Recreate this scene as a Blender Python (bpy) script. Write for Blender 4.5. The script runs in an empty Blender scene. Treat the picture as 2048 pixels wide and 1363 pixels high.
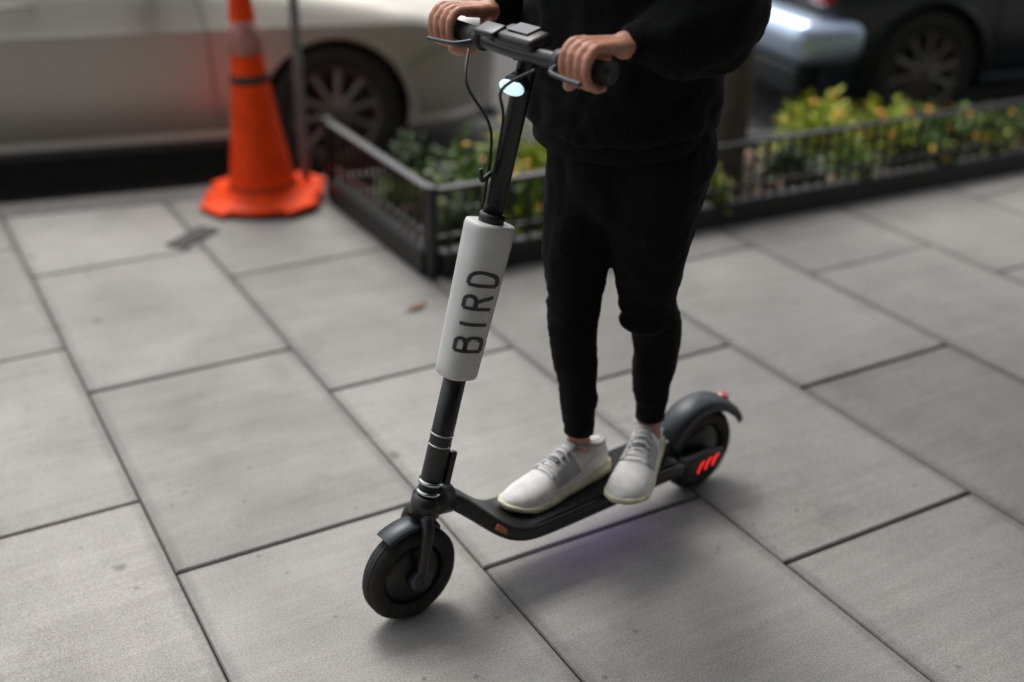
import bpy, bmesh, math, random
from mathutils import Vector, Matrix, noise
R = math.radians
random.seed(7)
S = bpy.context.scene
COL = S.collection
# ---------------------------------------------------------------- camera
CAM_H = 1.60
Fw = Vector((0.44556676, 0.7793086, -0.4406227))
Rt = Vector((0.87082167, -0.49146784, 0.01135683))
Up = Vector((0.20770141, 0.38876402, 0.89762055))
cam = bpy.data.cameras.new('camera'); co = bpy.data.objects.new('camera', cam); COL.objects.link(co)
m = Matrix((Rt, Up, -Fw)).transposed().to_4x4(); m.translation = Vector((0, 0, CAM_H)); co.matrix_world = m
cam.sensor_width = 36.0; cam.lens = 2323.36 / 2048 * 36
cam.clip_start = 0.05; cam.clip_end = 800
cam.dof.use_dof = True; cam.dof.focus_distance = 2.25; cam.dof.aperture_fstop = 1.1
S.camera = co
# ---------------------------------------------------------------- world and sun (bright overcast over the street)
SUN_EL, SUN_AZ = 58.0, 12.0       # azimuth clockwise from +Y
W = bpy.data.worlds.new('World'); S.world = W; W.use_nodes = True
nt = W.node_tree; nt.nodes.clear()
sky = nt.nodes.new('ShaderNodeTexSky'); sky.sky_type = 'NISHITA'; sky.sun_disc = False
sky.sun_elevation = R(SUN_EL); sky.sun_rotation = R(SUN_AZ); sky.dust_density = 4.0; sky.air_density = 1.0
hs = nt.nodes.new('ShaderNodeHueSaturation'); hs.inputs['Saturation'].default_value = 0.22
bg = nt.nodes.new('ShaderNodeBackground'); bg.inputs[1].default_value = 0.15
wo = nt.nodes.new('ShaderNodeOutputWorld')
nt.links.new(sky.outputs[0], hs.inputs['Color']); nt.links.new(hs.outputs[0], bg.inputs[0]); nt.links.new(bg.outputs[0], wo.inputs[0])
sl = bpy.data.lights.new('sun', 'SUN'); sl.energy = 1.5; sl.angle = R(28); sl.color = (1.0, 0.965, 0.92)
so = bpy.data.objects.new('sun', sl); COL.objects.link(so)
az, el = R(SUN_AZ), R(SUN_EL)
sd = Vector((math.sin(az) * math.cos(el), math.cos(az) * math.cos(el), math.sin(el)))
so.rotation_euler = sd.to_track_quat('Z', 'Y').to_euler()
vs = S.view_settings; S.display_settings.display_device = 'sRGB'
vs.view_transform = 'Standard'; vs.look = 'None'; vs.exposure = .58; vs.gamma = 1.0; vs.use_curve_mapping = False
S.render.engine = 'CYCLES'

# ---------------------------------------------------------------- materials
def mat(name, col, rough=0.6, metal=0.0, var=0.0, scale=20.0, bump=0.0, bscale=None, coat=0.0, emit=None, estr=0.0, spec=0.5,
        col2=None, transmission=0.0, rand=0.0, coords='Object', bdist=0.002, detail=6.0, sheen=0.0):
    M = bpy.data.materials.new(name); M.use_nodes = True
    n = M.node_tree.nodes; l = M.node_tree.links; b = n['Principled BSDF']
    b.inputs['Base Color'].default_value = (*col, 1); b.inputs['Roughness'].default_value = rough
    b.inputs['Metallic'].default_value = metal; b.inputs['Coat Weight'].default_value = coat
    b.inputs['Coat Roughness'].default_value = 0.06
    b.inputs['Specular IOR Level'].default_value = spec
    b.inputs['Transmission Weight'].default_value = transmission
    b.inputs['Sheen Weight'].default_value = sheen
    tc = n.new('ShaderNodeTexCoord')
    src = tc.outputs['Object']
    if coords == 'World':
        g = n.new('ShaderNodeNewGeometry'); src = g.outputs['Position']
    last = None
    if var > 0 or col2:
        no = n.new('ShaderNodeTexNoise'); no.inputs['Scale'].default_value = scale; no.inputs['Detail'].default_value = detail
        l.new(src, no.inputs['Vector'])
        mr = n.new('ShaderNodeMapRange'); mr.inputs[1].default_value = 0.3; mr.inputs[2].default_value = 0.7
        l.new(no.outputs[0], mr.inputs[0])
        mx = n.new('ShaderNodeMix'); mx.data_type = 'RGBA'
        c2 = col2 or tuple(min(1, c * (1 + var)) for c in col); c1 = col if col2 else tuple(c * (1 - var) for c in col)
        mx.inputs['A'].default_value = (*c1, 1); mx.inputs['B'].default_value = (*c2, 1)
        l.new(mr.outputs[0], mx.inputs['Factor']); last = mx.outputs['Result']
        r2 = n.new('ShaderNodeMapRange'); r2.inputs[3].default_value = max(0, rough - 0.08); r2.inputs[4].default_value = min(1, rough + 0.08)
        l.new(no.outputs[0], r2.inputs[0]); l.new(r2.outputs[0], b.inputs['Roughness'])
    if rand > 0:
        oi = n.new('ShaderNodeObjectInfo'); mr = n.new('ShaderNodeMapRange')
        mr.inputs[3].default_value = 1 - rand; mr.inputs[4].default_value = 1 + rand; l.new(oi.outputs['Random'], mr.inputs[0])
        h = n.new('ShaderNodeHueSaturation'); l.new(mr.outputs[0], h.inputs['Value'])
        if last: l.new(last, h.inputs['Color'])
        else: h.inputs['Color'].default_value = (*col, 1)
        last = h.outputs[0]
    if last: l.new(last, b.inputs['Base Color'])
    if bump > 0:
        nb = n.new('ShaderNodeTexNoise'); nb.inputs['Scale'].default_value = bscale or scale * 3; nb.inputs['Detail'].default_value = 5
        l.new(src, nb.inputs['Vector'])
        bp = n.new('ShaderNodeBump'); bp.inputs['Strength'].default_value = bump; bp.inputs['Distance'].default_value = bdist
        l.new(nb.outputs[0], bp.inputs['Height']); l.new(bp.outputs[0], b.inputs['Normal'])
    if emit:
        b.inputs['Emission Color'].default_value = (*emit, 1); b.inputs['Emission Strength'].default_value = estr
    return M

def paver_material():
    M = bpy.data.materials.new('paver_granite'); M.use_nodes = True
    n = M.node_tree.nodes; l = M.node_tree.links; b = n['Principled BSDF']
    g = n.new('ShaderNodeNewGeometry'); P = g.outputs['Position']
    def noi(scale, det, ro=0.55, vec=None):
        x = n.new('ShaderNodeTexNoise'); x.inputs['Scale'].default_value = scale; x.inputs['Detail'].default_value = det
        x.inputs['Roughness'].default_value = ro; l.new(vec or P, x.inputs['Vector']); return x.outputs[0]
    def ramp(src, a, bb, lo, hi):
        x = n.new('ShaderNodeMapRange'); x.inputs[1].default_value = a; x.inputs[2].default_value = bb
        x.inputs[3].default_value = lo; x.inputs[4].default_value = hi; l.new(src, x.inputs[0]); return x.outputs[0]
    def mul(a, bb):
        x = n.new('ShaderNodeMath'); x.operation = 'MULTIPLY'; l.new(a, x.inputs[0]); l.new(bb, x.inputs[1]); return x.outputs[0]
    big = ramp(noi(1.3, 4), .3, .7, .84, 1.12)
    mid = ramp(noi(9, 6, .65), .3, .7, .93, 1.07)
    fine = ramp(noi(230, 3, .75), .3, .7, .62, 1.38)
    mp = n.new('ShaderNodeMapping'); mp.inputs['Rotation'].default_value = (0, 0, R(-7.8)); mp.inputs['Scale'].default_value = (2.2, 38, 10)
    l.new(P, mp.inputs[0]); streak = ramp(noi(1.0, 5, .6, mp.outputs[0]), .3, .7, .90, 1.10)   # brushed dirt along the walking direction
    oi = n.new('ShaderNodeObjectInfo'); rnd = ramp(oi.outputs['Random'], 0, 1, .82, 1.12)
    v = mul(mul(mul(big, mid), mul(fine, streak)), rnd)
    # round dark stains (gum, drips)
    vo = n.new('ShaderNodeTexVoronoi'); vo.inputs['Scale'].default_value = 2.6; l.new(P, vo.inputs['Vector'])
    gum = ramp(vo.outputs['Distance'], .03, .055, .55, 1.0)
    v = mul(v, gum)
    v2 = n.new('ShaderNodeTexVoronoi'); v2.inputs['Scale'].default_value = 11; l.new(P, v2.inputs['Vector'])
    v = mul(v, ramp(v2.outputs['Distance'], .04, .09, .62, 1.0))
    v = mul(v, ramp(noi(3.1, 8, .72), .56, .70, 1.0, .80))
    # grime worked into the slab along its long edges, where the walking direction crosses the joint
    tc = n.new('ShaderNodeTexCoord'); sx = n.new('ShaderNodeSeparateXYZ'); l.new(tc.outputs['Object'], sx.inputs[0])
    ab = n.new('ShaderNodeMath'); ab.operation = 'ABSOLUTE'; l.new(sx.outputs[0], ab.inputs[0])
    ad = n.new('ShaderNodeMath'); ad.operation = 'MULTIPLY_ADD'; ad.inputs[1].default_value = .02; l.new(noi(7, 4), ad.inputs[0]); l.new(ab.outputs[0], ad.inputs[2])
    v = mul(v, ramp(ad.outputs[0], .280, .298, 1.0, .74))
    v = mul(v, ramp(noi(.55, 3), .35, .65, .86, 1.08))
    sc = n.new('ShaderNodeVectorMath'); sc.operation = 'SCALE'; sc.inputs[0].default_value = (.248, .238, .222); l.new(v, sc.inputs['Scale'])
    l.new(sc.outputs[0], b.inputs['Base Color']); b.inputs['Roughness'].default_value = .72
    l.new(ramp(noi(4, 5), .3, .7, .58, .85), b.inputs['Roughness'])
    bp = n.new('ShaderNodeBump'); bp.inputs['Strength'].default_value = .5; bp.inputs['Distance'].default_value = .0012
    l.new(noi(180, 5, .7), bp.inputs['Height']); l.new(bp.outputs[0], b.inputs['Normal'])
    return M

M = dict(
    paver=paver_material(),
    joint=mat('joint_mortar', (.028, .026, .023), .95, var=.4, scale=60, bump=.6, coords='World'),
    kerb=mat('kerb_granite', (.13, .125, .118), .75, var=.3, scale=25, bump=.5, bscale=150, coords='World'),
    asphalt=mat('asphalt', (.052, .051, .05), .85, var=.35, scale=6, bump=.9, bscale=190, coords='World', bdist=.004),
    soil=mat('planter_soil', (.035, .024, .016), .95, col2=(.075, .048, .03), scale=28, bump=1, bscale=60, coords='World', bdist=.01),
    iron=mat('black_iron', (.010, .010, .011), .42, var=.3, scale=40, bump=.25, bscale=120, rand=.15),
    edging=mat('black_stone_edging', (.014, .014, .014), .6, var=.35, scale=18, bump=.4, bscale=90, coords='World'),
    orange=mat('cone_orange', (.66, .042, .001), .6, col2=(.90, .066, .001), scale=14, spec=.2, bump=.2, bscale=60),
    collar=mat('cone_collar', (.42, .17, .14), .4, var=.3, scale=24),
    rubber=mat('black_rubber', (.012, .012, .013), .78, col2=(.034, .032, .029), scale=38, bump=.7, bscale=160),
    galv=mat('galvanised_steel', (.20, .21, .21), .5, .7, var=.3, scale=22, bump=.2),
    silver=mat('champagne_paint', (.46, .435, .385), .42, .4, var=.04, scale=3, coat=.8),
    navy=mat('dark_paint', (.003, .010, .015), .35, 0, var=.1, scale=4, coat=.45),
    plastic=mat('black_plastic', (.014, .014, .015), .5, var=.25, scale=30, bump=.2),
    under=mat('underbody', (.008, .008, .008), .9),
    glass=mat('dark_car_glass', (.012, .014, .015), .06, spec=.8),
    lens=mat('headlight_glass', (.62, .63, .62), .12, coat=1),
    amber=mat('amber_lens', (.45, .10, .03), .25, coat=.6),
    redlens=mat('red_lens', (.42, .012, .012), .2, coat=.8),
    alloy=mat('alloy_rim', (.36, .35, .33), .36, .85, var=.15, scale=12),
    alloy_dark=mat('dirty_rim', (.20, .19, .17), .5, .7, var=.25, scale=14),
    chrome=mat('polished_bumper', (.56, .68, .86), .34, .7, var=.05, scale=5),  # pale blue of the reflected sky put into the metal colour
    plate=mat('plate_white', (.34, .38, .48), .4),
    plate_red=mat('plate_red', (.40, .10, .14), .4),
    jacket=mat('black_sweatshirt', (.0040, .0044, .0048), .95, var=.3, scale=60, bump=.5, bscale=420, bdist=.001, spec=.2),
    trouser=mat('black_joggers', (.0032, .0035, .0037), .95, var=.3, scale=60, bump=.5, bscale=500, bdist=.001, spec=.2),
    skin=mat('skin', (.43, .17, .105), .5, col2=(.56, .29, .20), scale=42, bump=.5, bscale=190, bdist=.0012),
    hair=mat('dark_hair', (.014, .010, .008), .5, var=.4, scale=90, bump=.6, bscale=200),
    shoe=mat('white_sneaker', (.60, .59, .575), .7, col2=(.76, .75, .735), scale=34, bump=.6, bscale=330, bdist=.0012),
    shoe_grey=mat('grey_sneaker_panel', (.34, .335, .34), .7, var=.15, scale=30, bump=.3, bscale=280, bdist=.0008),
    midsole=mat('cream_midsole', (.58, .56, .40), .65, var=.15, scale=30),
    lace=mat('white_lace', (.72, .72, .71), .8, bump=.3, bscale=400, bdist=.0005),
    scooter=mat('scooter_black', (.012, .013, .014), .38, var=.25, scale=26, bump=.12, bscale=140),
    scooter_grey=mat('scooter_slate', (.030, .037, .045), .42, .2, var=.2, scale=20),
    griptape=mat('deck_grip', (.014, .014, .015), .85, bump=.8, bscale=260),
    white=mat('stem_white', (.60, .61, .585), .42, var=.09, scale=16, bump=.15, bscale=90, coat=.15),
    ink=mat('stem_lettering', (.035, .037, .038), .5),
    steel=mat('bright_steel', (.62, .65, .66), .22, .95),
    lamp_on=mat('headlight_lit', (.8, .95, 1), .2, emit=(.62, .88, 1.0), estr=.55),
    led=mat('red_led', (.8, .02, .02), .3, emit=(1, .02, .02), estr=1.1),
    glow=mat('violet_led', (.3, .2, .8), .4, emit=(.34, .16, 1.0), estr=1.1),
    strap=mat('blue_grey_cloth', (.06, .10, .13), .85, bump=.4, bscale=300),
    leaf_g=mat('leaf_green', (.085, .17, .02), .5, col2=(.17, .27, .03), scale=22, rand=.2),
    leaf_y=mat('leaf_chartreuse', (.17, .30, .006), .55, col2=(.46, .46, .008), scale=22, rand=.15),
    leaf_d=mat('leaf_dark', (.022, .05, .016), .5, col2=(.06, .10, .03), scale=22, rand=.2),
    bloom=mat('orange_bloom', (.78, .27, .008), .55, col2=(.80, .42, .012), scale=40),
    yellow=mat('yellow_bloom', (.72, .48, .01), .55, col2=(.80, .58, .02), scale=40),
    dead=mat('dead_leaf', (.20, .105, .06), .8, col2=(.36, .23, .16), scale=14, coords='World', rand=.2),
    stem=mat('plant_stem', (.07, .10, .025), .7),
    bark=mat('tree_bark', (.045, .036, .026), .9, col2=(.09, .075, .05), scale=14, bump=1, bscale=30, bdist=.01),
    crown=mat('tree_leaf', (.045, .085, .02), .55, col2=(.09, .13, .03), scale=3, coords='World'),
    facade=mat('facade_stone', (.16, .145, .125), .8, var=.2, scale=2, bump=.4, bscale=40, coords='World'),
    dark_frame=mat('window_frame_bronze', (.03, .026, .022), .4, .5),
    pane=mat('window_pane', (.02, .024, .026), .05, spec=.9),
    dirt=mat('road_dirt', (.05, .045, .038), .9),
)

M['silver'].node_tree.nodes['Principled BSDF'].inputs['Coat Weight'].default_value = .35
M['silver'].node_tree.nodes['Principled BSDF'].inputs['Coat Roughness'].default_value = .3
# ---------------------------------------------------------------- helpers
def obj(name, bm, m, parent=None, smooth=False, **props):
    me = bpy.data.meshes.new(name); bm.normal_update(); bm.to_mesh(me); bm.free()
    if m: me.materials.append(M[m] if isinstance(m, str) else m)
    if smooth:
        for p in me.polygons: p.use_smooth = True
    o = bpy.data.objects.new(name, me); COL.objects.link(o)
    if parent: o.parent = parent
    for k, v in props.items(): o[k] = v
    return o
def thing(name, label, cat, loc=(0, 0, 0), rz=0.0, group=None):
    o = bpy.data.objects.new(name, None); COL.objects.link(o); o.location = loc; o.rotation_euler = (0, 0, rz)
    o.empty_display_size = .1; o['label'] = label; o['category'] = cat
    if group: o['group'] = group
    return o
def tag(o, label, cat, group=None):
    o['label'] = label; o['category'] = cat
    if group: o['group'] = group
    return o
def box(bm, c, s, rot=None, bevel=0.0, seg=2):
    r = bmesh.ops.create_cube(bm, size=1.0)['verts']
    bmesh.ops.scale(bm, vec=s, verts=r)
    if bevel:
        es = list({e for v in r for e in v.link_edges})
        g = bmesh.ops.bevel(bm, geom=es, offset=bevel, segments=seg, affect='EDGES', profile=.5)
        r = list({v for f in g['faces'] for v in f.verts} | {v for v in r if v.is_valid})
        # all verts of the island
        seen = set(r); st = list(r)
        while st:
            v = st.pop()
            for e in v.link_edges:
                w = e.other_vert(v)
                if w not in seen: seen.add(w); st.append(w)
        r = list(seen)
    if rot is not None: bmesh.ops.rotate(bm, cent=(0, 0, 0), matrix=rot, verts=r)
    bmesh.ops.translate(bm, vec=c, verts=r)
    return r
def B(c, s, rot=None, bevel=0.0, seg=2):
    bm = bmesh.new(); box(bm, c, s, rot, bevel, seg); return bm
def frame_of(d):
    d = d.normalized(); u = Vector((0, 0, 1)) if abs(d.z) < .95 else Vector((1, 0, 0))
    x = u.cross(d).normalized(); y = d.cross(x); return x, y
def tube(bm, pts, rad, n=12, cap=True, smooth_path=0, sy=1.0):
    pts = [Vector(p) for p in pts]
    if not isinstance(rad, (list, tuple)): rad = [rad] * len(pts)
    if smooth_path:
        q, rr = [], []
        P = [pts[0]] + pts + [pts[-1]]
        for i in range(1, len(P) - 2):
            for k in range(smooth_path):
                t = k / smooth_path; a, b, c, d = P[i - 1:i + 3]
                q.append(.5 * ((2 * b) + (c - a) * t + (2 * a - 5 * b + 4 * c - d) * t * t + (3 * b - a - 3 * c + d) * t ** 3))
                rr.append(rad[i - 1] * (1 - t) + rad[i] * t)
        q.append(pts[-1]); rr.append(rad[-1]); pts, rad = q, rr
    rings = []; x = y = None
    for i, p in enumerate(pts):
        d = (pts[min(i + 1, len(pts) - 1)] - pts[max(i - 1, 0)]).normalized()
        if x is None: x, y = frame_of(d)
        else:
            x = (x - d * x.dot(d)).normalized(); y = d.cross(x)
        rings.append([bm.verts.new(p + (x * math.cos(2 * math.pi * k / n) + y * sy * math.sin(2 * math.pi * k / n)) * rad[i]) for k in range(n)])
    for a, b in zip(rings, rings[1:]):
        for k in range(n): bm.faces.new((a[k], a[(k + 1) % n], b[(k + 1) % n], b[k]))
    if cap: bm.faces.new(rings[0][::-1]); bm.faces.new(rings[-1])
    return rings
def T(pts, rad, n=12, **k):
    bm = bmesh.new(); tube(bm, pts, rad, n, **k); return bm
def lathe(prof, n=32, axis='Y', start=0, ang=2 * math.pi):
    """prof: list of (radius, height) spun around an axis"""
    bm = bmesh.new(); rings = []
    full = abs(ang - 2 * math.pi) < 1e-6; cnt = n if full else n + 1
    for k in range(cnt):
        a = start + ang * k / n; c, s = math.cos(a), math.sin(a)
        rings.append([bm.verts.new((r * c, h, r * s) if axis == 'Y' else (r * c, r * s, h)) for r, h in prof])
    for k in range(n):
        a, b = rings[k], rings[(k + 1) % cnt]
        for i in range(len(prof) - 1):
            try: bm.faces.new((a[i], a[i + 1], b[i + 1], b[i]))
            except ValueError: pass
    bmesh.ops.remove_doubles(bm, verts=bm.verts, dist=1e-6)
    bmesh.ops.recalc_face_normals(bm, faces=bm.faces)
    return bm
def prism(poly, z0, z1):
    bm = bmesh.new(); lo = [bm.verts.new((x, y, z0)) for x, y in poly]; hi = [bm.verts.new((x, y, z1)) for x, y in poly]
    bm.faces.new(lo[::-1]); bm.faces.new(hi)
    for i in range(len(poly)):
        j = (i + 1) % len(poly); bm.faces.new((lo[i], lo[j], hi[j], hi[i]))
    bmesh.ops.recalc_face_normals(bm, faces=bm.faces)
    return bm
def ball(bm, c, r, s=(1, 1, 1), u=16, v=10, rot=None):
    g = bmesh.ops.create_uvsphere(bm, u_segments=u, v_segments=v, radius=r)['verts']
    bmesh.ops.scale(bm, vec=s, verts=g)
    if rot is not None: bmesh.ops.rotate(bm, cent=(0, 0, 0), matrix=rot, verts=g)
    bmesh.ops.translate(bm, vec=c, verts=g)
def baked(o):
    """apply modifiers, keep one plain mesh"""
    dg = bpy.context.evaluated_depsgraph_get(); dg.update()
    me = bpy.data.meshes.new_from_object(o.evaluated_get(dg)); o.modifiers.clear(); o.data = me; return o

# ---------------------------------------------------------------- street frame
SL = -.194                                   # road direction against the paving grid
RA = math.atan(SL)
def yk(x): return 4.81 + SL * (x - .82)       # street face of the kerb
def road(px, py, z=0.0):                      # road frame -> world (origin on kerb face at x=.82)
    c, s = math.cos(RA), math.sin(RA); return Vector((.82 + px * c - py * s, 4.81 + px * s + py * c, z))

# ground: asphalt reaches the horizon under everything
bm = bmesh.new()
vsx = [bm.verts.new(v) for v in ((-300, -300, -.156), (300, -300, -.156), (300, 300, -.156), (-300, 300, -.156))]; bm.faces.new(vsx)
obj('ground', bm, 'asphalt', kind='structure')
# road surface with slight crown, near the kerb
bm = bmesh.new(); g = []
for i in range(0, 61):
    row = []
    for j in range(0, 25):
        u = -14 + i * .55; v = .002 + j * .42
        row.append(bm.verts.new(road(u, v, -.15 + .02 * math.sin(min(1, v / 8) * math.pi) + .003 * noise.noise(Vector((u * 1.3, v * 1.3, 0))))))
    g.append(row)
for i in range(60):
    for j in range(24): bm.faces.new((g[i][j], g[i + 1][j], g[i + 1][j + 1], g[i][j + 1]))
obj('road', bm, 'asphalt', smooth=True, kind='structure')
# pavement bed
X0, X1, Y0 = -4.0, 9.5, -2.6
bed = obj('pavement', prism([(X0, Y0), (X1, Y0), (X1, yk(X1) - .16), (X0, yk(X0) - .16)], -.154, -.011), 'joint', kind='structure')
kerbobj = obj('kerb', prism([(X0, yk(X0) - .16), (X1, yk(X1) - .16), (X1, yk(X1)), (X0, yk(X0))], -.153, .001), 'kerb', kind='structure')
# pavers in a third bond
CW, RW, GAP = .60666, .9385, .0055
OFF = [1.6 * .383, 1.6 * .182, 1.6 * -.012]
def clip(poly, f):
    out = []
    for i in range(len(poly)):
        a, b = poly[i], poly[(i + 1) % len(poly)]; fa, fb = f(a), f(b)
        if fa <= 0: out.append(a)
        if (fa < 0) != (fb < 0) and fa != fb:
            t = fa / (fa - fb); out.append((a[0] + (b[0] - a[0]) * t, a[1] + (b[1] - a[1]) * t))
    return out
def inset_prism(poly, top, tilt):
    # slab with a small worn bevel
    bm = bmesh.new(); n = len(poly); cx = sum(p[0] for p in poly) / n; cy = sum(p[1] for p in poly) / n
    def ring(ins, z):
        r = []
        for x, y in poly:
            dx = x - cx; dy = y - cy
            r.append(bm.verts.new((x - math.copysign(min(ins, abs(dx)), dx), y - math.copysign(min(ins, abs(dy)), dy), z + tilt[0] * dx + tilt[1] * dy)))
        return r
    a = ring(0, -.02); b = ring(0, top - .004); c = ring(.0035, top)
    for p, q in ((a, b), (b, c)):
        for i in range(n): bm.faces.new((p[i], p[(i + 1) % n], q[(i + 1) % n], q[i]))
    bm.faces.new(c); return bm
PX0, PX1 = 1.62, 7.4
def yp(x): return 3.395 - .04 * (x - PX0)     # planter front edge
for i in range(-7, 15):
    xa = .3906 + CW * i
    for k in range(-4, 7):
        ya = OFF[(i + 1) % 3] + RW * k
        h = GAP * random.uniform(.7, 1.25)
        poly = [(xa + .002, ya + h), (xa + CW - .002, ya + h), (xa + CW - .002, ya + RW - h), (xa + .002, ya + RW - h)]
        if ya + RW < -2.2 or xa < X0 or xa + CW > X1: continue
        if xa > PX0 + .1 and ya > yp(xa) + .12 and xa < PX1 - .7: continue
        poly = clip(poly, lambda p: p[1] - (yk(p[0]) - .168))
        if len(poly) < 3: continue
        ar = abs(sum(poly[a][0] * poly[(a + 1) % len(poly)][1] - poly[(a + 1) % len(poly)][0] * poly[a][1] for a in range(len(poly)))) / 2
        if ar < .01: continue
        cx = sum(p[0] for p in poly) / len(poly); cy = sum(p[1] for p in poly) / len(poly)
        bm = inset_prism([(p[0] - cx, p[1] - cy) for p in poly], random.uniform(-.0012, .0012), (random.uniform(-.0015, .0015), random.uniform(-.0015, .0015)))
        o = obj('paver', bm, 'paver', bed); o.location = (cx, cy, 0)

# ---------------------------------------------------------------- building added behind the viewer, out of view, to block skylight
bl = thing('stone_building', 'tall stone fronted building along the inner side of the pavement behind the viewer', 'building', (2.5, -2.6, 0))
bm = bmesh.new()
for fl in range(4):
    z = fl * 3.4
    box(bm, (0, -.2, z + .4), (17, .4, .8)); box(bm, (0, -.2, z + 3.1), (17, .4, .6))
    for c in range(7): box(bm, (-8.1 + c * 2.7, -.2, z + 1.8), (.8, .398, 2.0))
obj('wall', bm, 'facade', bl)
obj('cornice', B((0, .05, 13.75), (17.3, .9, .3), bevel=.03), 'facade', bl)
obj('awning', B((0, 1.65, 3.25), (16.5, 3.3, .10), Matrix.Rotation(R(-6), 3, 'X'), bevel=.02), 'dark_frame', bl)  # out-of-view roof added to darken the near paving
for c in range(5): obj('awning_arm', T([(-7 + c * 3.5, .0, 2.5), (-7 + c * 3.5, 3.0, 3.02)], .03, 8), 'dark_frame', bl)
for fl in range(4):
    for c in range(6):
        x = -6.75 + c * 2.7; z = fl * 3.4 + 1.8
        bm = bmesh.new()
        for sx in (-1, 1): box(bm, (sx * .92, -.12, 0), (.06, .1, 2.0))
        for sz in (-1, 0, 1): box(bm, (0, -.12, sz * .97), (1.78, .1, .06))
        wf = obj('window', bm, 'dark_frame', bl); wf.location = (x, 0, z)
        obj('pane', B((0, -.15, 0), (1.78, .012, 1.94)), 'pane', wf)

# ---------------------------------------------------------------- planter: edging, soil, railing
fence = thing('planter_railing', 'low black iron railing on a dark edging around the planted tree bed', 'railing', (PX0, yp(PX0), 0))
fo = Vector((PX0, yp(PX0), 0))
YB = lambda x: yk(x) - .30
corn = [Vector((PX0, yp(PX0), 0)), Vector((PX1, yp(PX1), 0)), Vector((PX1, max(YB(PX1), yp(PX1) + .25), 0)), Vector((PX0, YB(PX0), 0))]
# the tree bed narrows with the kerb: keep the back side on the kerb line
soil = obj('planter_soil', bmesh.new(), 'soil', kind='structure')
bm = bmesh.new(); g = []
for i in range(70):
    x = PX0 + .03 + (PX1 - PX0 - .06) * i / 69; row = []
    for j in range(16):
        y0, y1 = yp(x) + .03, max(YB(x), yp(x) + .25) - .03; y = y0 + (y1 - y0) * j / 15
        row.append(bm.verts.new((x, y, .05 + .02 * noise.noise(Vector((x * 4, y * 4, 1))) + .008 * noise.noise(Vector((x * 30, y * 30, 1))))))
    g.append(row)
for i in range(69):
    for j in range(15): bm.faces.new((g[i][j], g[i + 1][j], g[i + 1][j + 1], g[i][j + 1]))
bm.to_mesh(soil.data); bm.free()
for p in soil.data.polygons: p.use_smooth = True
RH = .325
pk = None
def side(a, b, step=.062, cap_a=False):
    global pk
    d = (b - a); L = d.length; d.normalize(); ang = math.atan2(d.y, d.x); rot = Matrix.Rotation(ang, 3, 'Z'); mid = (a + b) / 2 - fo
    obj('edging', B(mid + Vector((0, 0, .042)), (L - .062, .06, .104), rot, bevel=.006), 'edging', fence)
    if cap_a: return
    obj('top_rail', B(mid + Vector((0, 0, RH - .004)), (L - .04, .038, .012), rot, bevel=.003), 'iron', fence)
    obj('lower_rail', B(mid + Vector((0, 0, .145)), (L - .04, .014, .014), rot), 'iron', fence)
    n = int(L / step)
    for i in range(1, n):
        if pk is None:
            me_bm = B((0, 0, 0), (.012, .012, RH - .105)); pk = obj('picket', me_bm, 'iron', fence); o = pk
        else:
            o = pk.copy(); COL.objects.link(o)
        o.parent = fence; o.location = a - fo + d * (L * i / n) + Vector((random.uniform(-.001, .001), 0, .095 + (RH - .105) / 2)); o.rotation_euler = (0, 0, ang)
for q in range(4): side(corn[q], corn[(q + 1) % 4], .062, q == 2)
for q in corn: obj('corner_post', B(q - fo + Vector((0, 0, .1675)), (.034, .034, .335), bevel=.003), 'iron', fence)

# ---------------------------------------------------------------- plants
def leaf(bm, p, d, up, L, Wd, curl=.25):
    d = d.normalized(); s = d.cross(up)
    if s.length < 1e-3: s = Vector((1, 0, 0))
    s.normalize(); u = s.cross(d).normalized()
    q = [(0, .12, 0), (.35, .5, .03), (.7, .42, -.02 - curl * .3), (1.0, .05, -curl)]
    prev = None
    for t, w, hh in q:
        c = p + d * (L * t) + u * (L * hh)
        a = bm.verts.new(c + s * Wd * w + u * Wd * .15); m_ = bm.verts.new(c); b = bm.verts.new(c - s * Wd * w + u * Wd * .15)
        if prev: bm.faces.new((prev[0], a, m_, prev[1])); bm.faces.new((prev[1], m_, b, prev[2]))
        prev = (a, m_, b)
def foliage(r, h, n, L, Wd, seed):
    rn = random.Random(seed); bm = bmesh.new()
    for i in range(n):
        a = rn.uniform(0, 2 * math.pi); e = math.asin(rn.uniform(.02, .98)); q = rn.uniform(.35, 1) ** .6 * (.85 + .25 * math.sin(a * 3 + seed))
        p = Vector((math.cos(a) * math.cos(e) * r * q, math.sin(a) * math.cos(e) * r * q, math.sin(e) * h * q))
        d = Vector((p.x, p.y, p.z * .6 + .02)).normalized() + Vector((rn.uniform(-.5, .5), rn.uniform(-.5, .5), rn.uniform(-.2, .5)))
        leaf(bm, p, d, Vector((0, 0, 1)), L * rn.uniform(.6, 1.2), Wd * rn.uniform(.7, 1.2), rn.uniform(.05, .4))
    return bm
FL = {}
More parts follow.
